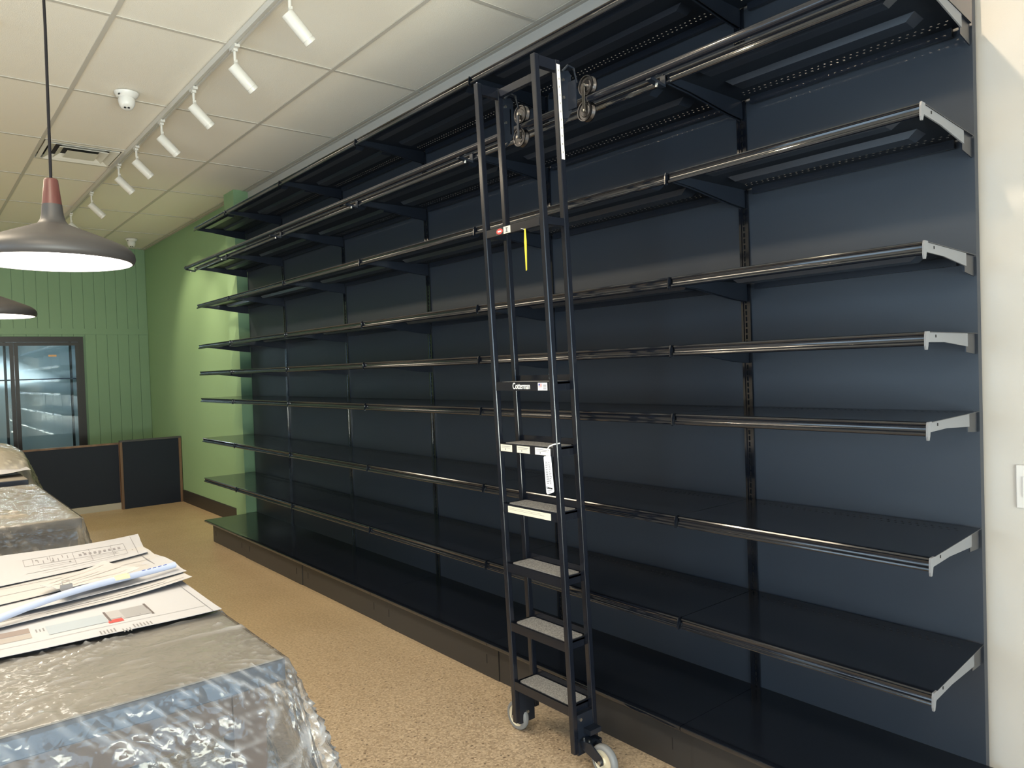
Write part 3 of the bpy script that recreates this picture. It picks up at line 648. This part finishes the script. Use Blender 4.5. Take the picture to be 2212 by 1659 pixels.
part('frame', MB().box(.0, fx1, -3.19, -.800, 2.185, 2.255).box(.0, fx1, -3.19, -.800, .06, .14).box(.0, fx1, -.855, -.800, .14, 2.185).box(.0, fx1, -3.19, -3.135, .14, 2.185), BRONZE, ck)
for k in range(3):
    ya = -.858 - .760 * k; yb_ = ya - .755
    dr = part('door', MB().box(.030, .062, ya - .045, ya, .145, 2.18).box(.030, .062, yb_, yb_ + .045, .145, 2.18).box(.030, .062, yb_ + .045, ya - .045, 2.135, 2.18).box(.030, .062, yb_ + .045, ya - .045, .145, .20), BRONZE, ck)
    part('pane', MB().box(.044, .048, yb_ + .045, ya - .045, .20, 2.135), GLASS, dr)
    part('shelf_post', MB().box(-.060, -.040, ya - .105, ya - .075, .12, 2.19), BRONZE, ck)
    part('wire_shelf', MB().box(-.50, -.060, yb_ + .02, ya - .02, 1.675, 1.690), NAVYL, ck)
    if k == 0: part('sticker', MB().box(.0485, .0495, ya - .365, ya - .270, 1.985, 2.010), ORANGE, dr, label='small orange sticker')
def partition(x0, y0, y1, z0, z1, lab, cap_m, both):
    t = thing('low_partition', lab, 'partition', (x0, y1, 0), 'dark low partitions by the green wall')
    L = y1 - y0
    part('panel', MB().box(-.020, .020, -L + .012, -.012, z0, z1 - .02), NAVYL, t)
    part('top_cap', MB().box(-.026, .026, -L, 0, z1 - .022, z1), cap_m, t)
    part('edge_trim', MB().box(-.026, .026, -.030, 0, z0, z1 - .022), WALNUT, t)
    part('edge_trim', MB().box(-.026, .026, -L, -L + .028, z0, z1 - .022), WALNUT, t)
    if not both: part('plinth', MB().box(-.030, .030, -L, 0, .0005, z0 - .004), LIGHTBASE, t, label='light grey plinth')
partition(-3.70, -.690, .040, .001, .870, 'dark low partition with a charcoal top cap standing against the green wall', mat('charcoal_cap', (.05, .05, .052), .4), True)
partition(-3.765, -2.60, -.662, .085, .843, 'dark low partition with walnut edges on a pale plinth, left of the other one', WALNUT, False)

# ------------------------------------------------------------------ display tables under plastic film
ZT = .920
def table(x0, x1, y0, y1, lab, closed=False):
    t = thing('display_table', lab, 'table', (x0, y0, 0), 'display tables in a row')
    w, d = x1 - x0, y1 - y0
    top = part('tabletop', MB().box(0, w, 0, d, ZT - .058, ZT - .004), TABLEDARK, t, bevel=.003)
    part('top_surface', MB().box(.004, w - .004, .004, d - .004, ZT - .004, ZT - .0005), TABLETOP, top)
    part('apron', MB().box(.05, w - .05, .05, d - .05, ZT - .17, ZT - .058), TABLEWOOD, t)
    if closed:
        part('front_panel', MB().box(w - .040, w - .022, .02, d - .02, .08, ZT - .058), TABLEDARK, t); part('side_panel', MB().box(.02, w - .04, d - .040, d - .022, .08, ZT - .058), TABLEDARK, t)
    for a in (.04, w - .12):
        for b in (.04, d - .12): part('leg', MB().box(a, a + .08, b, b + .08, 0, ZT - .058), TABLEWOOD, t)
    part('lower_shelf', MB().box(.06, w - .06, .06, d - .06, .20, .24), TABLEDARK, t)
    return t
def drape(name, lab, x0, x1, y0, y1, zt, skirt, res, m, seed, flare=.30, bumpfn=None, cat='plastic sheet', amp=1.0):
    off = Vector((seed * 7.3, seed * 3.1, 0))
    s0, s1, t0, t1 = x0 - skirt, x1 + skirt, y0 - skirt, y1 + skirt
    nx, ny = int((s1 - s0) / res) + 1, int((t1 - t0) / res) + 1
    vs, fs, fo = [], [], []
    for i in range(nx + 1):
        for j in range(ny + 1):
            s = s0 + (s1 - s0) * i / nx; t = t0 + (t1 - t0) * j / ny
            cx, cy = min(max(s, x0), x1), min(max(t, y0), y1)
            dx, dy = s - cx, t - cy; d = math.hypot(dx, dy)
            p = Vector((s, t, 0)) + off
            ang = .9 * noise.noise(p * .9 + Vector((3, 5, 0)))
            ca, sa = math.cos(ang), math.sin(ang)
            qx, qy = p.x * ca - p.y * sa, p.x * sa + p.y * ca
            rid = 1 - abs(noise.noise(Vector((qx * 6.5, qy * 1.5, seed)))) * 15
            ang2 = 1.2 + 1.1 * noise.noise(p * 1.1 + Vector((13, 5, 0)))
            ca, sa = math.cos(ang2), math.sin(ang2)
            qx, qy = p.x * ca - p.y * sa, p.x * sa + p.y * ca
            rid2 = 1 - abs(noise.noise(Vector((qx * 9, qy * 2.0, seed + 4)))) * 13
            gate = max(0, min(1, .45 + 1.6 * noise.noise(p * 2.1 + Vector((9, 9, 0)))))
            gate2 = max(0, min(1, .35 + 1.6 * noise.noise(p * 2.4 + Vector((2, 19, 0)))))
            wr = max(0, rid) * .010 * gate + max(0, rid2) * .008 * gate2 + noise.noise(p * 24) * .0006
            wr *= amp
            fo.append(min(1, max(0, rid) * gate + .8 * max(0, rid2) * gate2))
            bz = bumpfn(cx, cy) if bumpfn else 0
            if d < 1e-6:
                vs.append((s, t, zt + .0015 + max(0, wr) + bz))
            else:
                ux, uy = dx / d, dy / d
                arc = (cx + cy) * 1.0 + math.atan2(uy, ux) * .55
                fold = math.sin(arc * 17 + 3 * noise.noise(Vector((arc * 2, seed, 0)))) * .5 + noise.noise(Vector((arc * 9, seed * 2, d * 2))) * .9
                crinkle = noise.noise(Vector((cx * 26 + ux * 3, cy * 26 + uy * 3, d * 26 + seed))) * .0015 + max(0, 1 - 2.5 * abs(noise.noise(Vector((arc * 12, d * 14, seed))))) ** 2 * .004
                dd = min(d, .93)
                out = .006 + flare * dd * (.75 + .22 * fold) + min(d / .08, 1) * (max(0, wr) + crinkle)
                drop = math.sqrt(max(0, dd * dd - (flare * dd * .7) ** 2))
                corner = (abs(ux * uy) * 2)
                vs.append((cx + ux * out * (1 + .15 * corner), cy + uy * out * (1 + .15 * corner), max(.004, zt + .0015 + bz - drop)))
    W = ny + 1
    for i in range(nx):
        for j in range(ny): fs.append((i * W + j, (i + 1) * W + j, (i + 1) * W + j + 1, i * W + j + 1))
    o = part(name, MB().add(vs, fs), m, None, 180)
    at = o.data.attributes.new('fold', 'FLOAT', 'POINT')
    if len(o.data.vertices) == len(fo): at.data.foreach_set('value', fo)
    return tag(o, lab, cat, 'plastic sheets over the tables')
table(3.04, 4.868, -2.86, -2.072, 'nearest display table covered with clear plastic, drawings lying on it')
table(.50, 2.24, -2.86, -2.085, 'middle display table covered with clear plastic, nothing lying on it', True)
table(-1.60, .14, -2.86, -2.085, 'farthest display table at the left edge with a draped hump on it', True)
drape('plastic_sheet', 'clear crinkled plastic film draped to the floor over the nearest table', 3.04, 4.868, -2.86, -2.072, ZT, .93, .009, FILM, 1.0, .36)
drape('plastic_sheet', 'clear crinkled plastic film draped over the middle table', .50, 2.24, -2.86, -2.085, ZT, .90, .022, FILM2, 2.0, .24)
def hump(x, y):
    return .205 * max(0, 1 - ((x + .95) / .66) ** 4) * max(0, 1 - ((y + 2.37) / .47) ** 4)
drape('plastic_sheet', 'cloudy plastic film humped over the farthest table at the left edge', -1.60, -.30, -2.86, -2.035, ZT, .80, .020, FILM3, 3.0, .46, hump)
bxl = thing('storage_box', 'low brown box on the farthest table under the humped plastic', 'box', (-.95, -2.42, ZT))
part('carton', MB().box(-.40, .40, -.30, .26, 0, .145), KRAFT, bxl, bevel=.01)
part('lid', MB().box(-.405, .405, -.305, .265, .145, .160), KRAFT, bxl)

# ------------------------------------------------------------------ papers
def sheet(name, lab, corners, z, m, curl=0.0, wave=.003, nu=26, nv=16, cat='drawing', group='drawing sheets on the nearest table', thick=.0012, seed=0, curl_f=0.0):
    """corners: back-left, back-right, front-right, front-left (x, y); u runs left to right, v back to front"""
    bl, br, fr, fl = [Vector((*c, 0)) for c in corners]
    def pt(u, v, dz=0):
        p = (bl * (1 - u) + br * u) * (1 - v) + (fl * (1 - u) + fr * u) * v
        zz = z + wave * (noise.noise(Vector((u * 3 + seed, v * 5, seed))) + .6) + curl * max(0, (u - .72) / .28) ** 2 * (.6 + .4 * math.sin(v * 5 + seed)) + curl_f * max(0, (v - .8) / .2) ** 2
        p.z = zz + dz; return p
    vs = []; fs = []
    for k in (0, -thick):
        for i in range(nu + 1):
            for j in range(nv + 1): vs.append(tuple(pt(i / nu, j / nv, k)))
    W = nv + 1; N = (nu + 1) * W
    for i in range(nu):
        for j in range(nv):
            a = i * W + j; fs.append((a, a + 1, a + W + 1, a + W)); fs.append((N + a, N + a + W, N + a + W + 1, N + a + 1))
    for i in range(nu):
        a = i * W; fs.append((a, a + W, N + a + W, N + a)); a = i * W + nv; fs.append((a, N + a, N + a + W, a + W))
    for j in range(nv):
        a = j; fs.append((a, N + a, N + a + 1, a + 1)); a = nu * W + j; fs.append((a, a + 1, N + a + 1, N + a))
    o = part(name, MB().add(vs, fs), m, None, 60)
    tag(o, lab, cat, group)
    o['_'] = 0; del o['_']
    return o, pt
def printed(o, pt, rects, m, name='print', n=8):
    mb = MB()
    for u0, v0, u1, v1 in rects:
        for k in range(n):
            a, b = u0 + (u1 - u0) * k / n, u0 + (u1 - u0) * (k + 1) / n
            mb.add([pt(a, v0, .0008), pt(b, v0, .0008), pt(b, v1, .0008), pt(a, v1, .0008)], [(0, 3, 2, 1)])
    return part(name, mb, m, o)
z0 = ZT + .016
tag(part('card_sheet', MB().box(3.145, 3.52, -2.95, -2.222, ZT + .007, ZT + .010), KRAFT), 'tan card sheet under the back edge of the drawings', 'card')
# bottom large sheet with the grey elevation
s4, p4 = sheet('drawing_sheet', 'front drawing sheet with a grey elevation and a small red block', [(3.70, -2.98), (3.62, -2.075), (4.420, -2.081), (4.375, -3.0)], z0, PAPER, .006, .003, seed=1)
inv4 = lambda x, y: ((y + 2.99) / .91, (x - 3.66) / .74)
def r4(xa, ya, xb, yb_):
    u0, v0 = inv4(xa, ya); u1, v1 = inv4(xb, yb_); return (min(u0, u1), min(v0, v1), max(u0, u1), max(v0, v1))
printed(s4, p4, [r4(4.283, -2.358, 4.316, -2.320)], REDL, 'red_block', 2)
printed(s4, p4, [r4(4.195, -2.312, 4.297, -2.243)], mat('grey_print_a', (.31, .31, .32), .7), 'grey_block', 4)
printed(s4, p4, [r4(4.190, -2.347, 4.275, -2.312), r4(4.275, -2.318, 4.297, -2.29)], mat('grey_print_b', (.38, .37, .38), .7), 'grey_block', 4)
printed(s4, p4, [r4(4.185, -2.2445, 4.308, -2.238), r4(4.184, -2.353, 4.296, -2.347), r4(4.20, -2.316, 4.275, -2.311), r4(4.272, -2.311, 4.282, -2.27)], mat('dark_print', (.12, .10, .10), .7), 'dark_outline', 3)
printed(s4, p4, [r4(4.205, -2.500, 4.297, -2.355)], mat('pale_blue_print', (.36, .41, .46), .7), 'pale_blue_band', 4)
printed(s4, p4, [r4(4.189, -2.62, 4.235, -2.538)], mat('brown_print', (.27, .22, .20), .7), 'brown_block', 4)
printed(s4, p4, [r4(4.240, -2.61, 4.288, -2.538)], mat('grey_print_c', (.36, .33, .31), .7), 'grey_block', 4)
rr = []
for (xa, ya, n) in ((4.215, -2.525, 3), (4.365, -2.392, 5), (4.365, -2.31, 6), (4.385, -2.34, 3)):
    for k in range(n): rr.append(r4(xa + .004 * (k % 2), ya + k * .0085, xa + .030, ya + k * .0085 + .0035))
for q in rr: printed(s4, p4, [q], GREYINK, 'small_print', 1)
printed(s4, p4, [r4(3.70, -2.105, 4.40, -2.1035), r4(4.335, -2.62, 4.3365, -2.10)], GREYINK, 'sheet_border', 12)
# middle stack, each sheet a little farther back
s3, p3 = sheet('drawing_sheet', 'white drawing sheet with curled right edge just above the front elevation sheet', [(3.56, -3.0), (3.60, -2.062), (4.075, -2.064), (4.225, -3.0)], z0 + .007, PAPERW, .016, .004, seed=3, curl_f=.004)
printed(s3, p3, [(.55, .93, .98, .936), (.2, .88, .92, .886)], GREYINK, 'sheet_border', 12)
s2b, p2b = sheet('drawing_sheet', 'second white drawing sheet in the curled middle of the stack', [(3.50, -3.0), (3.55, -2.066), (3.985, -2.056), (4.150, -3.0)], z0 + .014, PAPER, .020, .004, seed=5, curl_f=.006)
s2, p2 = sheet('drawing_sheet', 'warm white drawing sheet next below the floor plan sheet', [(3.42, -3.0), (3.50, -2.085), (3.825, -2.070), (4.03, -3.0)], z0 + .022, PAPERW, .016, .004, seed=7)
printed(s2, p2, [(.30, .60, .97, .606), (.42, .80, .97, .806), (.955, .05, .958, .97)], LINEINK, 'sheet_border', 12)
# floor plan
s1, p1 = sheet('drawing_sheet', 'back drawing sheet with a faint floor plan on it', [(3.165, -3.0), (3.262, -2.045), (3.640, -2.098), (3.80, -3.0)], z0 + .030, PAPER, .014, .003, seed=2)
pl = []
for v in (.28, .56, .80): pl.append((.57, v, .93, v + .008))
for u in (.57, .60, .66, .74, .80, .88, .93): pl.append((u, .28, u + .0018, .80 if u > .7 else .56))
for k in range(9): pl.append((.76 + .018 * k, .42, .770 + .018 * k, .50))
for k in range(8): pl.append((.60 + .017 * k, .33 + .05 * (k % 3), .603 + .017 * k, .45 + .05 * (k % 3)))
pl += [(.78, .62, .90, .626), (.78, .70, .90, .706), (.62, .70, .74, .705), (.62, .88, .92, .884), (.965, .04, .9665, .97), (.62, .64, .72, .645)]
printed(s1, p1, pl, LINEINK, 'floor_plan', 4)
printed(s1, p1, [(.61 + .055 * k, .36 + .13 * (k % 3), .617 + .055 * k, .41 + .13 * (k % 3)) for k in range(6)], GREYINK, 'room_marks', 1)
# loose small sheet with grey sketch bands, lying across the stack
s5, p5 = sheet('sketch_sheet', 'loose sheet of grey landscape sketches lying diagonally across the drawings', [(3.905, -2.475), (3.735, -2.262), (3.950, -2.195), (4.020, -2.425)], z0 + .050, PAPERW, .010, .004, 16, 10, 'drawing', None, seed=9)
printed(s5, p5, [(.10, .12, .9, .17), (.08, .30, .70, .42), (.30, .52, .95, .57), (.12, .66, .55, .78), (.5, .80, .9, .84)], mat('mauve_grey_print', (.50, .45, .45), .7), 'sketch_band', 8)
# curled edge roll with blue underside
rl = thing('rolled_drawing', 'narrow rolled drawing with blue tinted edge lying across the stack', 'drawing', (0, 0, 0))
pts = []
for k in range(25):
    t = k / 24; pts.append((4.165 - .225 * t - .03 * math.sin(t * 3), -2.62 + .54 * t, z0 + .036 + .016 * t + .006 * math.sin(t * 5)))
part('roll', MB().tube(pts, .0105, 14), mat('blue_white_paper', (.44, .50, .66), .6), rl, 60)
pp = MB()
for k in range(5):
    a = pts[19]; b = pts[23]; t = k / 5
    p = Vector(a).lerp(Vector(b), t); q = Vector(a).lerp(Vector(b), t + .12)
    pp.tube([p + Vector((.004, 0, .0098)), q + Vector((.004, 0, .0098))], .0012, 5)
part('roll_print', pp, BLUEL, rl)
cl = thing('binder_clip', 'dark grey binder clip at the lower end of the rolled drawing', 'clip', (4.025, -2.420, z0 + .052))
part('clip_body', MB().prism_y([(-.014, 0), (.014, 0), (.005, .016), (-.005, .016)], -.016, .016), mat('clip_grey', (.16, .16, .17), .4), cl)
part('clip_loop', MB().tube([(-.004, -.010, .016), (-.010, -.010, .026), (-.010, .010, .026), (-.004, .010, .016)], .0014, 6), STEEL, cl)
er = thing('tan_wedge', 'small tan wedge lying against the rolled drawing', 'eraser', (3.990, -2.262, z0 + .046))
part('wedge', MB().hexa([(-.012, -.030, 0), (.016, -.026, 0), (.016, .026, 0), (-.008, .022, 0)], [(-.006, -.022, .010), (.012, -.020, .010), (.014, .024, .014), (-.004, .018, .014)]), mat('tan_wood', (.62, .52, .34), .6), er)
# paper on the far table
f1, q1 = sheet('paper_sheet', 'folded white paper on the draped farthest table', [(-.90, -2.35), (-.70, -2.055), (-.10, -2.040), (-.05, -2.40)], ZT + .030, PAPER, .012, .012, 14, 10, 'paper', None, seed=4)
# near wall switch
sw = thing('light_switch', 'white wall switch plate at the right edge of the white wall', 'switch', (5.878, YB, 1.180))
part('wall_plate', MB().box(-.038, .038, -.006, 0, -.072, .072), WHITEPL, sw, bevel=.004)
part('rocker', MB().box(-.017, .017, -.010, -.006, -.034, .034), WHITEPL, sw)
